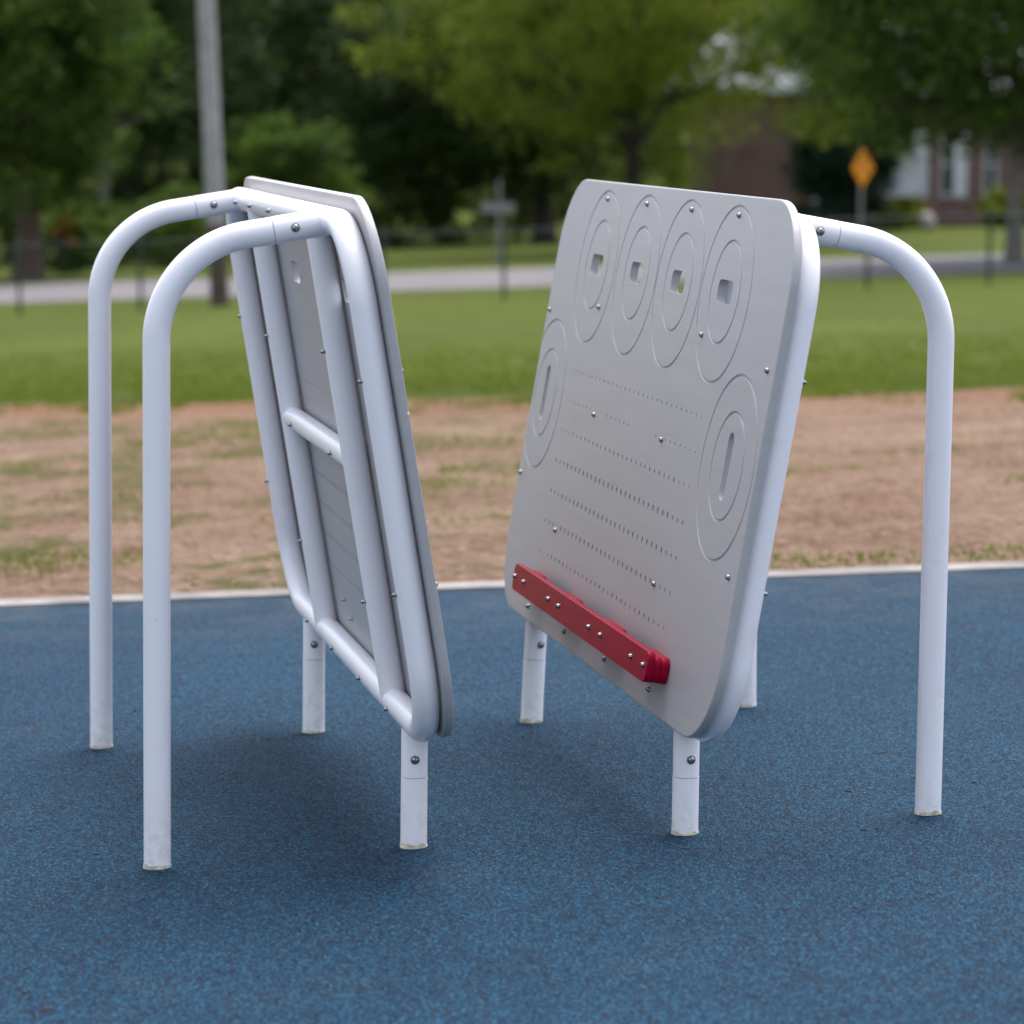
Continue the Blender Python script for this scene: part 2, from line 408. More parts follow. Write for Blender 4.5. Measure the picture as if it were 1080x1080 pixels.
def rr_outline(y0, y1, s0, s1, r, seg=14):
    pts = []
    for (cy, cs, a0) in ((y1-r, -s0-r, 0), (y0+r, -s0-r, PI/2), (y0+r, -s1+r, PI), (y1-r, -s1+r, 1.5*PI)):
        for k in range(seg+1):
            a = a0+PI/2*k/seg; pts.append((cy+r*math.cos(a), cs+r*math.sin(a)))
    return pts
def prism(bm, outline, z0, z1, bev=0.0, cen=None):
    n = len(outline)
    def inset(o_):
        res = []
        for i in range(n):
            a = Vector(outline[i-1]); b = Vector(outline[i]); c = Vector(outline[(i+1) % n])
            t = (c-a).normalized(); nn = Vector((-t.y, t.x)); res.append((b.x+nn.x*o_, b.y+nn.y*o_))
        return res
    if bev:
        st = [(bev, z0), (bev*.3, z0+bev*.3), (0, z0+bev), (0, z1-bev), (bev*.3, z1-bev*.3), (bev, z1)]
    else: st = [(0, z0), (0, z1)]
    rings = []
    for o_, z in st:
        rings.append([bm.verts.new((x, y, z)) for x, y in (inset(o_) if o_ else outline)])
    for A, Bq in zip(rings, rings[1:]):
        for k in range(n):
            bm.faces.new((A[k], A[(k+1) % n], Bq[(k+1) % n], Bq[k]))
    bm.faces.new(list(reversed(rings[0]))); bm.faces.new(rings[-1])

YH = (.158, .588, 1.000, 1.418)     # the four finger holes
SH = .112
SEAT = []                           # panel is the same mesh for both stands
def build_sheet_mesh():
    bm = bmesh.new()
    prism(bm, rr_outline(-.330, 1.909, -.110, 1.090, .20, 18), SF-TH, SF, .0035)
    bmesh.ops.recalc_face_normals(bm, faces=bm.faces)
    me = bpy.data.meshes.new('panel'); bm.to_mesh(me); bm.free()
    a = bpy.data.objects.new('panel', me); COL.objects.link(a)
    # cutters, applied one after the other
    def ring(bm, y, s, r, w=.0075, dep=.004, seg=96):
        R = []
        for k in range(seg):
            c, q = math.cos(2*PI*k/seg), math.sin(2*PI*k/seg)
            R.append([bm.verts.new((y+c*(r+a_), -s+q*(r+a_), z)) for a_, z in ((-w*.15, SF-dep), (w*.15, SF-dep), (w*.62, SF+.002), (-w*.62, SF+.002))])
        for k in range(seg):
            A = R[k]; Bq = R[(k+1) % seg]
            for j in range(4): bm.faces.new((A[j], A[(j+1) % 4], Bq[(j+1) % 4], Bq[j]))
    def cut(fill):
        nonlocal a
        bm = bmesh.new(); fill(bm)
        bmesh.ops.recalc_face_normals(bm, faces=bm.faces)
        mc = bpy.data.meshes.new('c'); bm.to_mesh(mc); bm.free()
        c = bpy.data.objects.new('c', mc); COL.objects.link(c)
        md = a.modifiers.new('b', 'BOOLEAN'); md.operation = 'DIFFERENCE'; md.object = c; md.solver = 'EXACT'
        bpy.context.view_layer.update()
        out = bpy.data.meshes.new_from_object(a.evaluated_get(bpy.context.evaluated_depsgraph_get()))
        a.modifiers.clear(); a.data = out; bpy.data.objects.remove(c)
        bb = [v.co.x for v in out.vertices]; print('cut', len(out.polygons), min(bb), max(bb))
    def holes(bm):
        for y in YH: prism(bm, rr_outline(y-.062, y+.062, SH-.027, SH+.027, .018, 5), SF-TH-.01, SF+.01)
        for y in (-.180, 1.681): prism(bm, rr_outline(y-.021, y+.021, .487-.076, .487+.076, .0203, 8), SF-TH-.01, SF+.01)
    cut(holes)
    ringsl = [(y, SH+.001, .118) for y in YH]+[(y, SH+.006, .2025) for y in YH]+[(y, .487, .121) for y in (-.180, 1.681)]+[(y, .490, .2065) for y in (-.180, 1.681)]
    for q in ringsl: cut(lambda bm: ring(bm, *q))
    rows = [(.401, .0035, 0), (.483, .0035, 1), (.564, .0048, 0), (.648, .0065, 0), (.731, .0062, 0), (.812, .0062, 0), (.895, .0050, 0)]
    cnt = 30
    for s, r, gaps in rows:
        def dots(bm):
            for k in range(cnt):
                y = .092+(1.414-.092)*k/(cnt-1)
                if gaps and (7 <= k <= 9 or 16 <= k <= 20): continue
                rr = r*(.72 if (k < 3 or k > cnt-4) else 1.0)
                if any(abs(s-bs) < .02 and abs(y-by) < .022 for bs, by in ((.492, .42), (.486, 1.112), (.82, .226), (.812, 1.274))): continue
                prism(bm, [(y+rr*math.cos(2*PI*j/10), -s+1.35*rr*math.sin(2*PI*j/10)) for j in range(10)], SF-TH-.004, SF+.004)
        cut(dots)
    out = a.data.copy(); bpy.data.objects.remove(a)
    print('panel faces', len(out.polygons))
    out.name = 'panel'; out.materials.clear(); out.materials.append(M['sheet'])
    out.polygons.foreach_set('use_smooth', [True]*len(out.polygons)); out.set_sharp_from_angle(angle=math.radians(35))
    for q in out.polygons:
        if abs(q.normal.z) > .999: q.use_smooth = False
    return out
SHEET = build_sheet_mesh()

def bolt_mesh(r, h, hexs=True):
    bm = bmesh.new()
    add_lathe(bm, [(r*1.35, 0), (r*1.35, h*.14), (r*1.02, h*.16), (r, h*.45), (r*.82, h*.8), (r*.5, h*.98), (r*.42, h), (r*.40, h*.55), (0, h*.55)], 18)
    me = bpy.data.meshes.new('bolt'); bm.to_mesh(me); bm.free()
    me.polygons.foreach_set('use_smooth', [True]*len(me.polygons)); me.set_sharp_from_angle(angle=math.radians(40))
    me.materials.append(M['steel']); return me
BOLT_S = bolt_mesh(.0062, .008); BOLT_L = bolt_mesh(.0076, .0065); BOLT_T = bolt_mesh(.0048, .010)
def bolt(me, pos, direction, parent, name='bolt'):
    o = bpy.data.objects.new(name, me); COL.objects.link(o); o.parent = parent
    q = Vector(direction).normalized().to_track_quat('Z', 'Y')
    o.matrix_local = Matrix.Translation(pos) @ q.to_matrix().to_4x4() @ Matrix.Rotation(random.random()*6, 4, 'Z')
    return o

def ground_local(root_mtx, u, y):
    p = root_mtx @ Vector((u, y, 0)); return zt(p.x, p.y)

def make_stand(loc, rz, label, cam_side, slack=(0, 0, 0, 0)):
    root = empty('panel_stand', loc, rz)
    tag(root, label, 'play panel', 'pair of facing white framed play panels on the blue rubber surface')
    mt = Matrix.Translation(loc) @ Matrix.Rotation(rz, 4, 'Z')
    ex = .0                         # hair gap at joints
    ang = math.acos(max(-1, min(1, n2.y)))       # angle between up and n
    RB = .235
    # bent posts
    for y in (0, W):
        g = ground_local(mt, 0, y)
        ub = RB*(1-math.cos(ang)); rest = (UJ-ub)/n2.x
        z0 = ZJ-RB*math.sin(ang)-rest*n2.y
        sl = slack[0] if y == 0 else slack[1]; du = lambda z: sl*(1-(z-g)/(z0-g))
        pts = [(du(z), y, z) for z in (g-.03, g+.3, (g+z0)/2+.2, z0-.001)]
        for k in range(1, 23):
            a = ang*k/22; pts.append((RB*(1-math.cos(a)), y, z0+RB*math.sin(a)))
        e_ = Vector((UJ, y, ZJ)); pts.append(e_-nv*.0009)
        po = tube_obj('post', pts, R_, M['tube'], root)
        # sealant at the foot
        bm = bmesh.new(); rg = add_tube(bm, [(sl, y, g-.01), (sl, y, g+.004), (sl, y, g+.007)], R_+.0012, seg=40, radii=[R_+.0012, R_+.0010, R_+.0003])
        for v in bm.verts:
            if v.co.z > g+.005: v.co.z += .006*noise.noise(Vector((v.co.x*60, v.co.y*60, y+loc[0])))+.001
        obj('sealant_ring', bm, M['sealant'], po, smooth=50)
        tube_obj('joint_gap', [e_-nv*.004, e_+nv*.004], R_-.0022, M['gap'], po)
        # stub up to the loop
        hit = P(-.058, y, 0); st0 = e_+nv*.0009
        ln = (hit-st0).dot(nv)
        so = tube_obj('frame_stub', [st0, st0+nv*ln*.5, st0+nv*(ln+.0)], R_+.0004, M['tube'], root)
        side = -1 if cam_side == 'low' else 1
        for sd in (-1, 1):
            bolt(BOLT_L, e_+nv*.047+Vector((0, sd*R_, 0)), (0, sd, 0), so)
    # short legs
    for y in (0, W):
        g = ground_local(mt, B, y); zj = .165
        sl = slack[2] if y == 0 else slack[3]
        lo = tube_obj('leg', [(B+sl, y, g-.03), (B+sl*.75, y, (g+zj)/2), (B+sl*.5, y, zj-.0009)], R_, M['tube'], root)
        bm = bmesh.new(); add_tube(bm, [(B+sl, y, g-.01), (B+sl, y, g+.004), (B+sl, y, g+.007)], R_+.001, seg=40, radii=[R_+.0012, R_+.0010, R_+.0003])
        for v in bm.verts:
            if v.co.z > g+.005: v.co.z += .008*noise.noise(Vector((v.co.x*60, v.co.y*60, y+3+loc[0])))+.001
        obj('sealant_ring', bm, M['sealant'], lo, smooth=50)
        tube_obj('joint_gap', [(B+sl*.5, y, zj-.004), (B+sl*.5, y, zj+.004)], R_-.0022, M['gap'], lo)
        so = tube_obj('leg_stub', [(B+sl*.5, y, zj+.0009), (B+sl*.3, y, zj+.06), (B, y, ZB)], R_-.0003, M['tube'], root)
        bw = Vector((-.12, 1 if cam_side == 'high' else -1, 0)).normalized()
        bolt(BOLT_L, Vector((B, y, zj+.043))+bw*R_, bw, so); bolt(BOLT_L, Vector((B, y, zj+.043))-bw*R_, -bw, so)
    # the closed loop
    y0, y1, s0, s1, r = -.2754, 1.8546, -.058, LEN, .175
    pts = [P(-q, x, 0) for x, q in rr_outline(y0, y1, s0, s1, r, 14)]
    # densify straights a little
    bm = bmesh.new(); add_tube(bm, pts, R_, seg=30, closed=True)
    bmesh.ops.recalc_face_normals(bm, faces=bm.faces)
    fr = obj('frame_loop', bm, M['tube'], root, smooth=60)
    ups = []
    for y in (.239, 1.294):
        ups.append(tube_obj('upright', [P(s0, y), P(.5, y), P(s1, y)], R_-.0006, M['tube'], root))
    cb = tube_obj('crossbar', [P(.503, .239), P(.503, .8), P(.503, 1.294)], R_-.003, M['tube'], root)
    # tube bolts on the back of the frame
    for s, y, o_ in ((.27, y0, fr), (.735, y0, fr), (.27, y1, fr), (.735, y1, fr), (.245, .239, ups[0]), (.83, .239, ups[0]), (.285, 1.294, ups[1]), (.83, 1.294, ups[1]),
                     (.503, .434, cb), (.503, 1.12, cb), (s1, .15, fr), (s1, .556, fr), (s1, .994, fr), (s1, 1.441, fr), (s0, .42, fr), (s0, .83, fr), (s0, 1.2, fr), (s0, 1.5, fr)):
        rr = R_-.003 if o_ is cb else R_
        bolt(BOLT_T, P(s, y)-nv*(rr-.001), -nv, o_)
    # rubber washers between tubes and sheet
    # the sheet
    pn = bpy.data.objects.new('panel', SHEET); COL.objects.link(pn); pn.parent = root; pn.matrix_local = MP
    def fb(s, y, me=BOLT_S): bolt(me, (y, -s, SF-.0003), (0, 0, 1), pn)
    for s, y in ((.258, 1.858), (.712, 1.850), (.262, -.292), (.725, -.300), (-.063, .158), (-.063, .580), (-.063, 1.015), (-.064, 1.428),
                 (.492, .42), (.486, 1.112), (.822, .226), (.812, 1.274), (.220, 1.295), (.220, .267),
                 (1.052, .073), (1.050, .510), (1.047, .953), (1.043, 1.389)): fb(s, y)
    # nuts seen on the back of the sheet
    for s, y in ((.966, 1.075), (1.002, .986), (.966, .627), (1.002, .51)):
        bolt(BOLT_T, (y, -s, SF-TH+.0003), (0, 0, -1), pn)
    # red rail: front plate on doubled spacer blocks
    bm = bmesh.new(); prism(bm, rr_outline(.070, 1.532, .939, 1.011, .022, 6), SF+.0380, SF+.056, .0012)
    bmesh.ops.recalc_face_normals(bm, faces=bm.faces)
    rl = obj('rail', bm, M['red'], root, smooth=50, matrix=MP, flatz=True)
    for a, b_ in ((.070, .235), (.470, .665), (.925, 1.12), (1.345, 1.532)):
        for z0 in (.0008, .0197):
            bm = bmesh.new(); prism(bm, rr_outline(a+.01, b_-.004, .9500, 1.0105, .022, 6), SF+z0, SF+z0+.0183, .0010)
            bmesh.ops.recalc_face_normals(bm, faces=bm.faces)
            obj('spacer', bm, M['red'], rl, smooth=50, flatz=True)
    for y in (.095, .205, .507, .627, .961, 1.083, 1.387, 1.502):
        bolt(BOLT_S, (y, -.974, SF+.0557), (0, 0, 1), rl)
    return root

thL, thR = 1.77606, 1.77894
make_stand((-.77763, 7.00107, 0), thL-PI/2,
           'white tube stand on the left seen from behind, grey panel turned away, frame tubes showing', 'low')
o = Vector((.96423, 7.27439, 0))+Vector((math.cos(thR), math.sin(thR), 0))*W
make_stand(tuple(o), thR+PI/2,
           'white tube stand on the right with grey drilled panel and red rail facing the camera', 'high', (-.017, 0, .014, 0))

# ------------------------------------------------------------------ projection helper (only used to choose where things stand)
F, PIT, ROL, CH = 3401.0, .124368, .011738, 1.65593
def ray(px, py):
    X, Y = px-540, py-540
    cr, sr = math.cos(ROL), math.sin(ROL)
    x = X*cr+Y*sr; y = -X*sr+Y*cr
    v = Vector((x, F, -y))
    c, s = math.cos(PIT), math.sin(PIT)
    return Vector((v.x, v.y*c+v.z*s, -v.y*s+v.z*c))
def at(px, y):                 # ground point seen in column px at distance y
    r = ray(px, 250); x = r.x*y/r.y
    return Vector((x, y, zt(x, y)))
def zat(px, py, y):
    r = ray(px, py); return CH+r.z*y/r.y

# ------------------------------------------------------------------ vegetation
def leaf_cloud(vs, fs, cen, rad, n, size, rnd):
    for _ in range(n):
        while True:
            p = Vector((rnd.uniform(-1, 1), rnd.uniform(-1, 1), rnd.uniform(-1, 1)))
            if p.length < 1: break
        p = Vector((cen[0]+p.x*rad[0], cen[1]+p.y*rad[1], cen[2]+p.z*rad[2]))
        a = Vector((rnd.gauss(0, 1), rnd.gauss(0, 1), rnd.gauss(0, .6))).normalized()
        b = a.cross(Vector((rnd.gauss(0, 1), rnd.gauss(0, 1), rnd.gauss(0, 1)))).normalized()
        s = size*rnd.uniform(.6, 1.3); i = len(vs)
        vs += [p-a*s, p+b*s*.45+a*s*.1, p+a*s, p-b*s*.45+a*s*.1]
        fs.append((i, i+1, i+2, i+3))
def crown_mesh(name, cen, rad, clumps, per, size, seed, mat, parent, low_cut=None, hollow=.35, cl_r=.16, flat=.75, gap=None):
    rnd = random.Random(seed); vs = []; fs = []; cs = []
    for k in range(clumps):
        while True:
            p = Vector((rnd.uniform(-1, 1), rnd.uniform(-1, 1), rnd.uniform(-1, 1)))
            if hollow < p.length < 1: break
        w = 1+.28*noise.noise(p*2.1+Vector((seed, 0, 0)))
        c = Vector((cen[0]+p.x*rad[0]*w, cen[1]+p.y*rad[1]*w, cen[2]+p.z*rad[2]*w))
        if low_cut is not None and c.z < low_cut+.5*noise.noise(Vector((c.x*.4, c.y*.4, seed))): continue
        if gap and gap(c) and rnd.random() < gap(c): continue
        r = cl_r*min(rad[0], rad[2])*rnd.uniform(.6, 1.5)
        cs.append(c)
        leaf_cloud(vs, fs, c, (r*1.25, r*1.25, r*flat), int(per*rnd.uniform(.5, 1.5)), size, rnd)
    o = obj(name, (vs, fs), mat, parent)
    return o, cs
def trunk_mesh(parent, r0, h, tips, mat, seed, lean=(0, 0), split=.45):
    rnd = random.Random(seed); bm = bmesh.new()
    pts = []; rad = []
    for k in range(9):
        t = k/8; pts.append((lean[0]*t+.06*math.sin(3*t+seed), lean[1]*t+.05*math.cos(2.3*t+seed), -.15+t*(h+.15))); rad.append(r0*(1.35 if k == 0 else 1.08 if k == 1 else 1-.55*t))
    add_tube(bm, pts, r0, seg=14, radii=rad)
    for tip in tips:
        t = rnd.uniform(split, .98); base = Vector((lean[0]*t, lean[1]*t, t*h)); tip = Vector(tip); L = []; R = []
        mid = base.lerp(tip, .5)+Vector((rnd.gauss(0, .25), rnd.gauss(0, .25), rnd.uniform(.0, .5)))
        for j in range(7):
            u = j/6; L.append(base*(1-u)**2+mid*2*u*(1-u)+tip*u*u); R.append(r0*.42*(1-.85*u)*(1.1-.4*t))
        add_tube(bm, L, .05, seg=7, radii=R)
    return obj('trunk', bm, mat, parent, smooth=70)
def tree(name, label, cat, base, tr, th, cen, rad, clumps, per, size, seed, leaf, bark, group=None, lean=(0, 0), low=None, hollow=.3, cl_r=.16, gap=None):
    root = empty(name, base); tag(root, label, cat, group)
    c, cs = crown_mesh('crown', cen, rad, clumps, per, size, seed, leaf, root, low, hollow, cl_r, .75, gap)
    rnd = random.Random(seed+1); tips = rnd.sample(cs, min(14, len(cs)))
    trunk_mesh(root, tr, th, tips, bark, seed, lean)
    return root
def bush(label, base, rad, clumps, per, size, seed, leaf, name='bush', group=None, cat='bush'):
    root = empty(name, base); tag(root, label, cat, group)
    c, cs = crown_mesh('foliage', (0, 0, rad[2]*.75), rad, clumps, per, size, seed, leaf, root, .0, .15, .22)
    bm = bmesh.new(); rnd = random.Random(seed)
    for tip in rnd.sample(cs, min(9, len(cs))):
        add_tube(bm, [(rnd.gauss(0, .06), rnd.gauss(0, .06), -.05), Vector(tip)*.5+Vector((0, 0, .05)), Vector(tip)], .03, seg=6, radii=[.035, .02, .008])
    obj('stems', bm, M['bark_d'], root, smooth=70)
    return root

# big olive tree in the middle right
b = at(668, 70)
tree('shade_tree', 'large pale olive green tree spreading above the right panel in front of the brick house', 'tree', b, .24, 4.2,
     (.35, 0, 5.3), (5.6, 4.4, 4.2), 620, 105, .085, 11, M['leaf_l'], M['bark_d'], low=1.2, hollow=.1, cl_r=.14,
     gap=lambda c: 1.0 if (c.x > 1.25 and c.z < 2.75-.12*(c.x-1.1)) else (.80 if (.6 < c.x < 4.4 and 3.0 < c.z < 3.9) else .12))
# right-hand street tree
b = at(1068, 54)
tree('shade_tree', 'mid green tree with slim grey trunk beside the road at the right edge', 'tree', b, .15, 3.6,
     (-.2, 0, 4.9), (4.1, 3.4, 3.3), 780, 90, .085, 21, M['leaf_m'], M['bark_g'], low=1.95, hollow=.2, cl_r=.16)
# left big tree
b = at(29, 62)
tree('shade_tree', 'dense dark green tree with thick brown trunk at the left edge beyond the road', 'tree', b, .27, 3.6,
     (-.5, 0, 4.7), (2.7, 3.0, 4.1), 480, 95, .095, 31, M['leaf_m'], M['bark'], low=1.35, hollow=.2, cl_r=.2)
# dark tree centre
b = at(575, 84)
tree('shade_tree', 'very dark low crowned tree standing behind the olive tree, left of the right panel', 'tree', b, .30, 3.4,
     (-1.6, 0, 4.2), (4.3, 3.4, 3.4), 330, 90, .12, 41, M['leaf_d'], M['bark_d'], low=.95, hollow=.15, cl_r=.19)
# small light tree by pole
b = at(305, 74)
tree('small_tree', 'small rounded mid green tree between the grey pole and the left panel top', 'tree', b, .08, 1.4,
     (0, 0, 1.95), (1.55, 1.3, 1.35), 120, 75, .09, 51, M['leaf_m'], M['bark_d'], low=.4, hollow=.1, cl_r=.24)
# dark tree with thin trunk behind at left
b = at(110, 78)
tree('woodland_tree', 'tall tree with thin dark trunk standing just right of the thick left tree', 'tree', b, .13, 5.0,
     (.6, 0, 6.3), (3.2, 3, 3.4), 220, 85, .12, 61, M['leaf_d'], M['bark_g'], low=3.9, lean=(.15, 0), cl_r=.2)
b = at(392, 92)
tree('woodland_tree', 'dark tree with leaning brown trunk behind the small rounded tree', 'tree', b, .2, 4.6,
     (-1, 0, 5.2), (4.2, 3.4, 4.1), 300, 90, .13, 66, M['leaf_d'], M['bark'], low=1.9, lean=(-.6, 0), cl_r=.2)
b = at(250, 100)
tree('woodland_tree', 'dark broad tree behind the grey utility pole', 'tree', b, .26, 4.8,
     (0, 0, 5.6), (4.8, 3.4, 4.2), 330, 95, .14, 71, M['leaf_d'], M['bark_d'], low=2.5, cl_r=.2)
# evergreen between brick wall and white door
b = at(890, 82)
tree('evergreen_tree', 'dark blue green evergreen behind the orange sign against the brick house', 'tree', b, .12, 2.4,
     (0, 0, 2.4), (1.35, 1.1, 2.9), 260, 120, .07, 81, M['leaf_e'], M['bark_d'], low=.15, hollow=.1, cl_r=.24)
# backdrop woods: individually built trees well behind
far = [(-30, 128, 2.6), (60, 118, 2.9), (150, 150, 3.4), (205, 124, 2.6), (330, 140, 2.2), (440, 120, 1.4), (520, 134, 1.4), (620, 126, 1.4), (700, 145, 1.8), (820, 150, 2.5), (950, 142, 2.5), (1080, 134, 2.5), (-150, 140, 2), (1200, 150, 2.4), (300, 112, 2.6)]
cols = ['broad', 'tall', 'hazy', 'leaning', 'rounded']
where = ['at the far left edge', 'above the thick left tree', 'above the pale gap in the trees', 'left of the grey pole', 'above the small rounded tree', 'behind the left panel top', 'between the two panels', 'behind the very dark low tree', 'behind the olive tree', 'behind the brick house roof', 'above the white door', 'behind the right street tree', 'farthest left of all', 'farthest right of all', 'right of the grey pole']
for i, (px, y, lo) in enumerate(far):
    b = at(px, y)
    tree('woodland_tree', 'distant dark woodland tree ' + where[i], 'tree', b, .28, 6,
         (0, 0, 8.0), (5.6, 3.6, 7.6), 330, 75, .20, 100+i, M['leaf_d'] if i % 4 else M['leaf_m'], M['bark_d'], 'distant woodland trees beyond the road', low=lo-1.3, cl_r=.15, hollow=.1)
# the same kinds of trees continue beyond both edges of the view
srcs = [o for o in COL.objects if o.parent is None and o.name.startswith('woodland_tree') and o.get('group')]
for i, (x, y) in enumerate([(-23, 96), (-31, 112), (-38, 100), (-29, 132), (-46, 118), (-41, 140), (25, 120), (33, 108), (40, 128)]):
    src = srcs[i % len(srcs)]; c = src.copy(); COL.objects.link(c); c.location = (x, y, zt(x, y)-.3); c.rotation_euler = (0, 0, i*1.3)
    c['label'] = 'distant dark woodland tree standing outside the ' + ('left' if x < 0 else 'right') + ' edge of the picture'
    for ch in list(src.children):
        d = ch.copy(); COL.objects.link(d); d.parent = c
# understorey bushes across the road
bs = [(70, 66, 1.0, .75, 'leaf_m', 'leafy green bush beside the thick left trunk'), (120, 71, 1.3, .8, 'leaf_m', 'broad green bush right of the thin dark trunk'), (190, 68, 1.3, 1.0, 'leaf_m', 'green bush behind the far bent post'),
      (255, 80, 1.5, 1.1, 'leaf_d', 'dark bush behind the grey pole'), (350, 82, 1.3, 1.5, 'leaf_d', 'dark bush behind the left panel top'), (420, 84, 1.5, 1.3, 'leaf_d', 'dark hedge bush right of the left panel'),
      (480, 88, 1.6, 1.0, 'leaf_m', 'low green hedge bush left of the street sign'), (545, 90, 1.4, .9, 'leaf_d', 'low dark bush right of the street sign'),
      (640, 86, 2.0, 1.6, 'leaf_d', 'dark bush under the olive tree'), (948, 85.5, .75, .55, 'leaf_l', 'bright green rounded bush below the white door'), (1060, 85, .9, .6, 'leaf_l', 'bright green bush behind the slim grey trunk'), (15, 76, 1.5, 1.3, 'leaf_d', 'dark bush left of the thick trunk'), (128, 112, .9, 1.3, 'leaf_m', 'round green bush in front of the far pale box'), (172, 110, 1.5, 1.7, 'leaf_d', 'tall dark bush right of the far pale box')]
for i, (px, y, rx, rz, lf, lb) in enumerate(bs):
    bush(lb, at(px, y), (rx, rx*.8, rz), 60, 80, .075, 200+i, M[lf])
bush('bush of orange yellow flowers beside the thick left trunk', at(64, 63), (.35, .3, .35), 10, 26, .05, 240, M['orange_lf'], name='flower_bush')
bpy.data.objects['flower_bush'].location.z += .55

# ------------------------------------------------------------------ utility pole
b = at(232, 46)
root = empty('utility_pole', b); tag(root, 'tall weathered grey wooden utility pole beyond the left panel, brown at its foot', 'pole')
lx = -.12/2.6
def pp(z): return (lx*z, 0, z)
tube_obj('pole_shaft', [pp(1.15), pp(3), pp(6), pp(9)], .14, M['pole'], root, radii=[.132, .13, .12, .11])
tube_obj('pole_foot', [pp(-.3), pp(0), pp(.6), pp(1.15)], .15, M['pole_d'], root, radii=[.135, .135, .134, .1335])
bm = bmesh.new(); add_box(bm, (lx*8.4, 0, 8.4), (2.2, .1, .12), .01); obj('crossarm', bm, M['pole_d'], root)

# ------------------------------------------------------------------ fence along the lawn
root = empty('fence', at(540, 44.5)); tag(root, 'low dark green chain link fence running along the near side of the road', 'fence')
inv = Matrix.Translation(root.location).inverted()
fx = []
for k in range(-9, 11):
    px = 148+k*128.0; p = at(px, 44.5); fx.append(p-root.location)
H = .95
for p in fx:
    bm = bmesh.new(); add_tube(bm, [p+Vector((0, 0, -.1)), p+Vector((0, 0, H+.03))], .027, seg=10)
    add_lathe(bm, [(.03, 0), (.03, .01), (.015, .03), (0, .035)], 10, Matrix.Translation(p+Vector((0, 0, H+.03))))
    obj('fence_post', bm, M['fence'], root, smooth=40)
bm = bmesh.new(); add_tube(bm, [p+Vector((0, -.03, H)) for p in fx], .010, seg=8); obj('top_rail', bm, M['fence'], root, smooth=50)
vs = []; fs = []
for a, c in zip(fx, fx[1:]):
    L = (c-a).length; nd = int(L/.065)
    for k in range(-14, nd):
        for sg in (1, -1):
            t0 = k*.065; t1 = t0+H
            ta, tb = (t0, t1); za, zb = (0, H)
            if ta < 0: za += -ta; ta = 0
            if tb > L: zb -= tb-L; tb = L
            if zb-za < .03: continue
            if sg < 0: ta, tb = L-ta, L-tb
            p0 = a.lerp(c, ta/L)+Vector((0, .0, za+.04)); p1 = a.lerp(c, tb/L)+Vector((0, .0, zb))
            w = .0018; i = len(vs)
            vs += [p0+Vector((-w, 0, 0)), p0+Vector((w, 0, 0)), p1+Vector((w, 0, 0)), p1+Vector((-w, 0, 0)), p0+Vector((0, 2*w, 0)), p1+Vector((0, 2*w, 0))]
            fs += [(i, i+1, i+2, i+3), (i+1, i+4, i+5, i+2), (i+4, i, i+3, i+5)]
obj('chain_link', (vs, fs), M['fence'], root)

# ------------------------------------------------------------------ signs
def sign_post(root, h, mat=M['galv'], r=.03):
    bm = bmesh.new(); add_box(bm, (0, 0, h/2-.1), (.065, .035, h+.2), .005); return obj('sign_post', bm, mat, root)
y = 59.5; b = at(907, y); sc = y/F
root = empty('warning_sign', b, .88); tag(root, 'orange yellow diamond warning sign on a grey post in front of the brick house', 'sign')
zc = zat(907, 177, y)-b.z
sign_post(root, zc+.35)
D = .50
bm = bmesh.new()
rot = Matrix.Rotation(PI/4, 3, 'Y')
add_box(bm, (0, -.026, zc), (D*1.414*.72, .004, D*1.414*.72), 0, rot)
obj('sign_plate', bm, M['sign'], root)
# dark pictogram: a walking figure (head, torso, legs, arm)
bm = bmesh.new()
add_lathe(bm, [(0, 0), (.032, 0), (.032, .002), (0, .002)], 16, Matrix.Translation((.0, -.0285, zc+.15)) @ Matrix.Rotation(PI/2, 4, 'X'))
for c, s, a in (((0, -.0295, zc+.055), (.055, .002, .12), .05), ((-.035, -.0296, zc-.06), (.028, .002, .15), .38), ((.035, -.0297, zc-.06), (.028, .002, .15), -.35), ((.045, -.0298, zc+.06), (.02, .002, .11), -.7), ((-.045, -.0299, zc+.06), (.02, .002, .11), .7)):
    add_box(bm, c, s, 0, Matrix.Rotation(a, 3, 'Y'))
obj('pictogram', bm, M['signblk'], root)

y = 61; b = at(526, y)
root = empty('street_sign', b, -.1); tag(root, 'small grey street sign with crossed plates on a post between the two panels', 'sign')
h = zat(526, 186, y)-b.z; sign_post(root, h-.1, M['galv'])
zc = zat(526, 219, y)-b.z
bm = bmesh.new(); add_box(bm, (-.02, -.03, zc), (.62, .006, .20), .002); obj('sign_plate', bm, M['aluminium'], root)
bm = bmesh.new(); add_box(bm, (0, 0, zc+.36), (.12, .60, .30), .004, Matrix.Rotation(.12, 3, 'Z')); bm.free()
bm = bmesh.new(); add_box(bm, (0, .0, h-.2), (.006, .60, .26), .002, Matrix.Rotation(.0, 3, 'Z')); obj('sign_plate', bm, M['galv'], root)

# ------------------------------------------------------------------ brick house
y = 90.0
root = empty('brick_house', at(900, y)); tag(root, 'single storey brown brick house with white trim and grey roof behind the right panel', 'house')
o0 = root.location
def X(px, yy=y):
    r = ray(px, 180); return r.x*yy/r.y-o0.x
def Z(px, py, yy=y): return zat(px, py, yy)-o0.z
def boxo(name, x0, x1, y0, y1, z0, z1, mat, parent=root, bev=0):
    bm = bmesh.new(); add_box(bm, ((x0+x1)/2, (y0+y1)/2, (z0+z1)/2), (x1-x0, y1-y0, z1-z0), bev); return obj(name, bm, mat, parent)
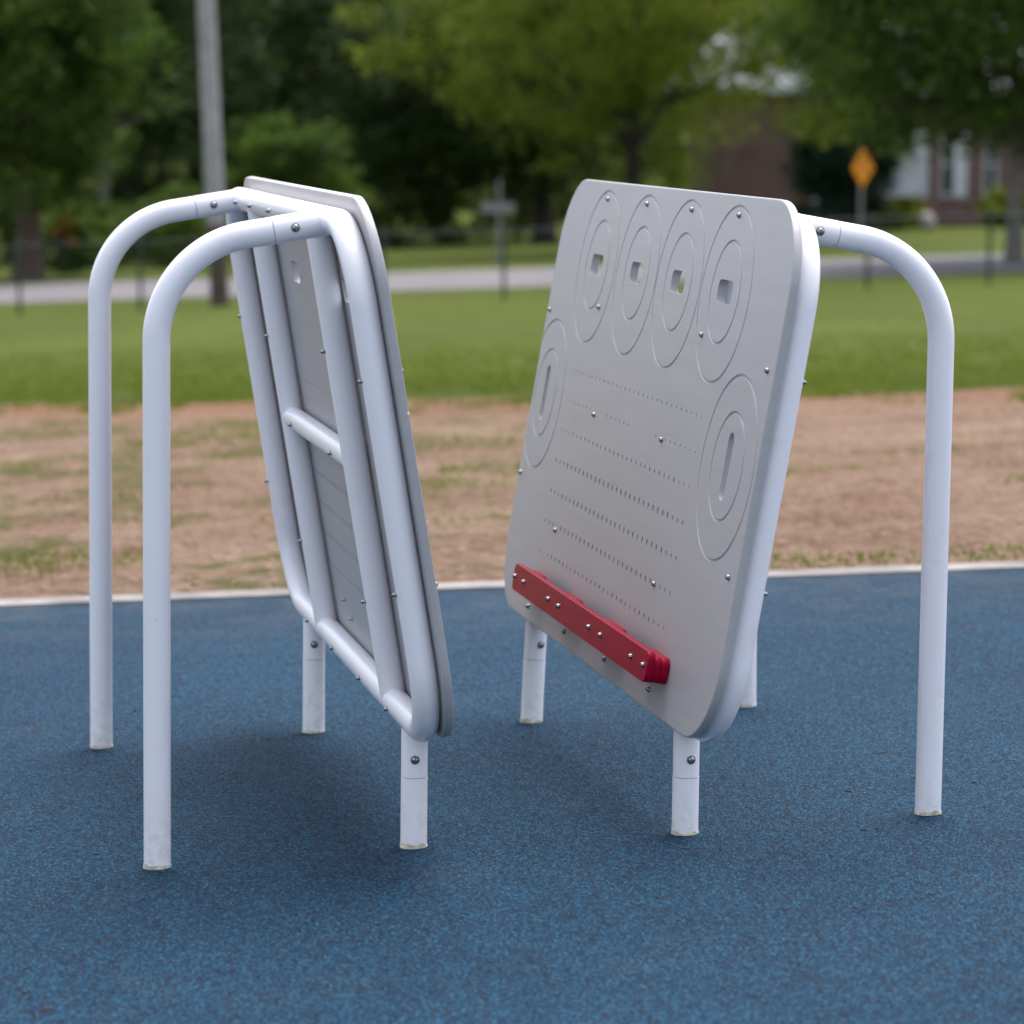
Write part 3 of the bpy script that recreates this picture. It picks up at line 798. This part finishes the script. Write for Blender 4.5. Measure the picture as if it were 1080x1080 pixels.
# wing (left, nearer) and main body
xa, xb = X(745), X(849); xc = X(1290)
zE = Z(850, 98)
def wall_with_openings(x0, x1, yf, yb, z0, z1, ops):
    bm = bmesh.new(); cur = x0
    for (a, b_, c, d_) in sorted(ops):
        add_box(bm, ((cur+a)/2, (yf+yb)/2, (z0+z1)/2), (a-cur, yb-yf, z1-z0))
        add_box(bm, ((a+b_)/2, (yf+yb)/2, (z0+c)/2), (b_-a, yb-yf, c-z0))
        add_box(bm, ((a+b_)/2, (yf+yb)/2, (z1+d_)/2), (b_-a, yb-yf, z1-d_)); cur = b_
    add_box(bm, ((cur+x1)/2, (yf+yb)/2, (z0+z1)/2), (x1-cur, yb-yf, z1-z0))
    return bm
boxo('wall', xa, xb, -2.6, 9, -1, zE, M['brick'])
wz0, wz1 = Z(1005, 207), Z(1005, 140)
dz0, dz1 = Z(955, 207), Z(955, 136)
d0, d1 = X(930), X(980); w0, w1 = X(992), X(1019); v0, v1 = X(1038), X(1052)
u0, u1 = X(1120), X(1160)
ops = [(d0, d1, dz0, dz1), (w0, w1, wz0, wz1), (v0, v1, wz0, wz1), (u0, u1, wz0, wz1)]
obj('wall', wall_with_openings(xb+.002, xc, 0, .3, -1, zE-.004, ops), M['brick'], root)
boxo('wall', xb+.003, xc-.002, .31, 8.9, -1, zE-.01, M['brick'])
# porch floor and steps under the door
boxo('porch', d0-.4, d1+.25, -.9, -.002, -.5, dz0-.03, M['brick'])
boxo('step', d0+.2, d1+.1, -1.3, -.902, -.5, dz0-.25, M['brick'])
# white panelled door
dr = boxo('door', d0+.06, d1-.06, .08, .14, dz0, dz1-.06, M['white'])
for cx in (.28, .72):
    for cz in (.2, .5, .8):
        boxo('door_panel', d0+.06+(d1-d0-.12)*(cx-.17), d0+.06+(d1-d0-.12)*(cx+.17), .066, .079, dz0+(dz1-dz0)*(cz-.11), dz0+(dz1-dz0)*(cz+.11), M['white'], dr, .004)
bm = bmesh.new(); bmesh.ops.create_uvsphere(bm, u_segments=12, v_segments=8, radius=.04, matrix=Matrix.Translation((d1-.22, .05, dz0+1.0)))
obj('handle', bm, mat_simple('brass', (.5, .3, .08), .3, 1), dr, smooth=60)
fr = boxo('door_frame', d0, d0+.058, .02, .3, dz0, dz1, M['white']); boxo('door_frame', d1-.058, d1, .02, .3, dz0, dz1, M['white'])
for (a, b_) in ((w0, w1), (v0, v1), (u0, u1)):
    bm = bmesh.new(); t = .06; zc0, zc1 = wz0, wz1
    add_box(bm, (a+t/2, .1, (zc0+zc1)/2), (t, .16, zc1-zc0)); add_box(bm, (b_-t/2, .1, (zc0+zc1)/2), (t, .16, zc1-zc0))
    add_box(bm, ((a+b_)/2, .1, zc1-t/2), (b_-a-2*t, .16, t)); add_box(bm, ((a+b_)/2, .1, zc0+t/2), (b_-a-2*t, .16, t)); add_box(bm, ((a+b_)/2, .105, (zc0+zc1)/2), (b_-a-2*t, .05, .05))
    wn = obj('window', bm, M['white'], root)
    boxo('pane', a+t, b_-t, .13, .14, zc0+t, zc1-t, M['glass'], wn)
    boxo('sill', a-.06, b_+.06, -.06, -.003, zc0-.08, zc0-.01, M['concrete'], wn)
    if a != v0: boxo('shutter', b_+.0-.36, b_+.02, -.05, -.004, zc0, zc1, M['white'], wn, .004)
boxo('corner_board', xb-.02, xb+.16, -2.68, -2.602, -.6, zE-.02, M['white'])
# fascia + roofs
def hip(x0, x1, y0, y1, z0, h, ov=.45):
    bm = bmesh.new(); x0 -= ov; x1 += ov; y0 -= ov; y1 += ov; my = (y0+y1)/2; ins = (y1-y0)/2
    if (x1-x0)/2 < ins:
        ins = (x1-x0)/2*.999
        v = [bm.verts.new(p) for p in ((x0, y0, z0), (x1, y0, z0), (x1, y1, z0), (x0, y1, z0), ((x0+x1)/2, y0+ins, z0+h), ((x0+x1)/2, y1-ins, z0+h))]
        for f in ((0, 1, 4), (1, 2, 5, 4), (2, 3, 5), (3, 0, 4, 5), (3, 2, 1, 0)): bm.faces.new([v[i] for i in f])
    else:
        v = [bm.verts.new(p) for p in ((x0, y0, z0), (x1, y0, z0), (x1, y1, z0), (x0, y1, z0), (x0+ins, my, z0+h), (x1-ins, my, z0+h))]
        for f in ((0, 1, 5, 4), (1, 2, 5), (2, 3, 4, 5), (3, 0, 4), (3, 2, 1, 0)): bm.faces.new([v[i] for i in f])
    return bm
obj('roof', hip(xa-.3, xb, -2.6, 9, zE+.16, 2.1), M['roof'], root)
obj('roof', hip(xb-2, xc, 0, 8.9, zE+.17, 2.2), M['roof'], root)
boxo('fascia', xa-.74, xb+.44, -3.04, -2.9, zE-.02, zE+.155, M['white']); boxo('fascia', xb+.5, xc+.44, -.44, -.3, zE-.02, zE+.165, M['white'])
# stone by the bush
bm = bmesh.new(); bmesh.ops.create_icosphere(bm, subdivisions=3, radius=.21)
for v in bm.verts: v.co *= 1+.25*noise.noise(v.co*3); v.co.z *= 1.2
o = obj('stone', bm, M['rock'], smooth=80); o.location = at(977, 84.5)+Vector((0, 0, .22)); tag(o, 'pale upright stone beside the bright green bush at the brick house', 'stone')
# pale box added to stand in for a bright glimpse through the left trees
b = at(140, 118); root = empty('glimpse_box', b); tag(root, 'small pale blue white box standing in for a glimpse through the trees left of the grey pole', 'glimpse_box')
zz = zat(140, 183, 118)-b.z
bm = bmesh.new(); add_box(bm, (0, 0, zz-.1), (.62, .7, 1.1)); obj('wall', bm, mat_simple('pale_blue_glimpse', (.42, .47, .56), .6, 0, 3, .06), root)  # body, cap and base here all belong to the added stand-in box
obj('roof', hip(-.31, .31, -.35, .35, zz+.455, .35, .08), M['roof'], root)
bm = bmesh.new(); add_box(bm, (0, 0, (zz-.65)/2-.1), (.66, .74, zz-.65+.2-.02)); obj('glimpse_base', bm, M['concrete'], root)

# ------------------------------------------------------------------ camera, light, render
cam = bpy.data.cameras.new('camera'); co = bpy.data.objects.new('camera', cam); COL.objects.link(co)
cam.sensor_width = 36; cam.lens = F/1080*36; cam.clip_end = 2000; cam.clip_start = .05
co.location = (0, 0, CH)
co.matrix_world = Matrix.Translation((0, 0, CH)) @ Matrix.Rotation(PI/2-PIT, 4, 'X') @ Matrix.Rotation(ROL, 4, 'Z')
cam.dof.use_dof = True; cam.dof.focus_distance = 7.5; cam.dof.aperture_fstop = 3.2; cam.dof.aperture_blades = 9
S.camera = co

w = bpy.data.worlds.new('World'); S.world = w; w.use_nodes = True
nt = w.node_tree; bg = nt.nodes['Background']
sky = nt.nodes.new('ShaderNodeTexSky'); sky.sky_type = 'NISHITA'; sky.sun_disc = False
EL, AZ = math.radians(68), math.radians(20)      # az: clockwise from +Y (view direction) -> behind, to the right
sky.sun_elevation = EL; sky.sun_rotation = AZ; sky.dust_density = 3.0; sky.air_density = 1.0
hs = nt.nodes.new('ShaderNodeHueSaturation'); hs.inputs['Saturation'].default_value = .47
nt.links.new(sky.outputs[0], hs.inputs['Color']); nt.links.new(hs.outputs[0], bg.inputs[0]); bg.inputs[1].default_value = .15
sun = bpy.data.lights.new('sun', 'SUN'); so = bpy.data.objects.new('sun', sun); COL.objects.link(so)
sun.energy = 1.4; sun.angle = math.radians(38); sun.color = (1, .96, .90)
dirv = Vector((math.sin(AZ)*math.cos(EL), math.cos(AZ)*math.cos(EL), math.sin(EL)))
so.rotation_euler = dirv.to_track_quat('Z', 'Y').to_euler()
so.location = (0, 0, 30)

S.render.engine = 'CYCLES'
S.view_settings.view_transform = 'Standard'; S.view_settings.look = 'None'; S.view_settings.gamma = 1
S.view_settings.exposure = 1.32
S.render.resolution_x = 1024; S.render.resolution_y = 1024
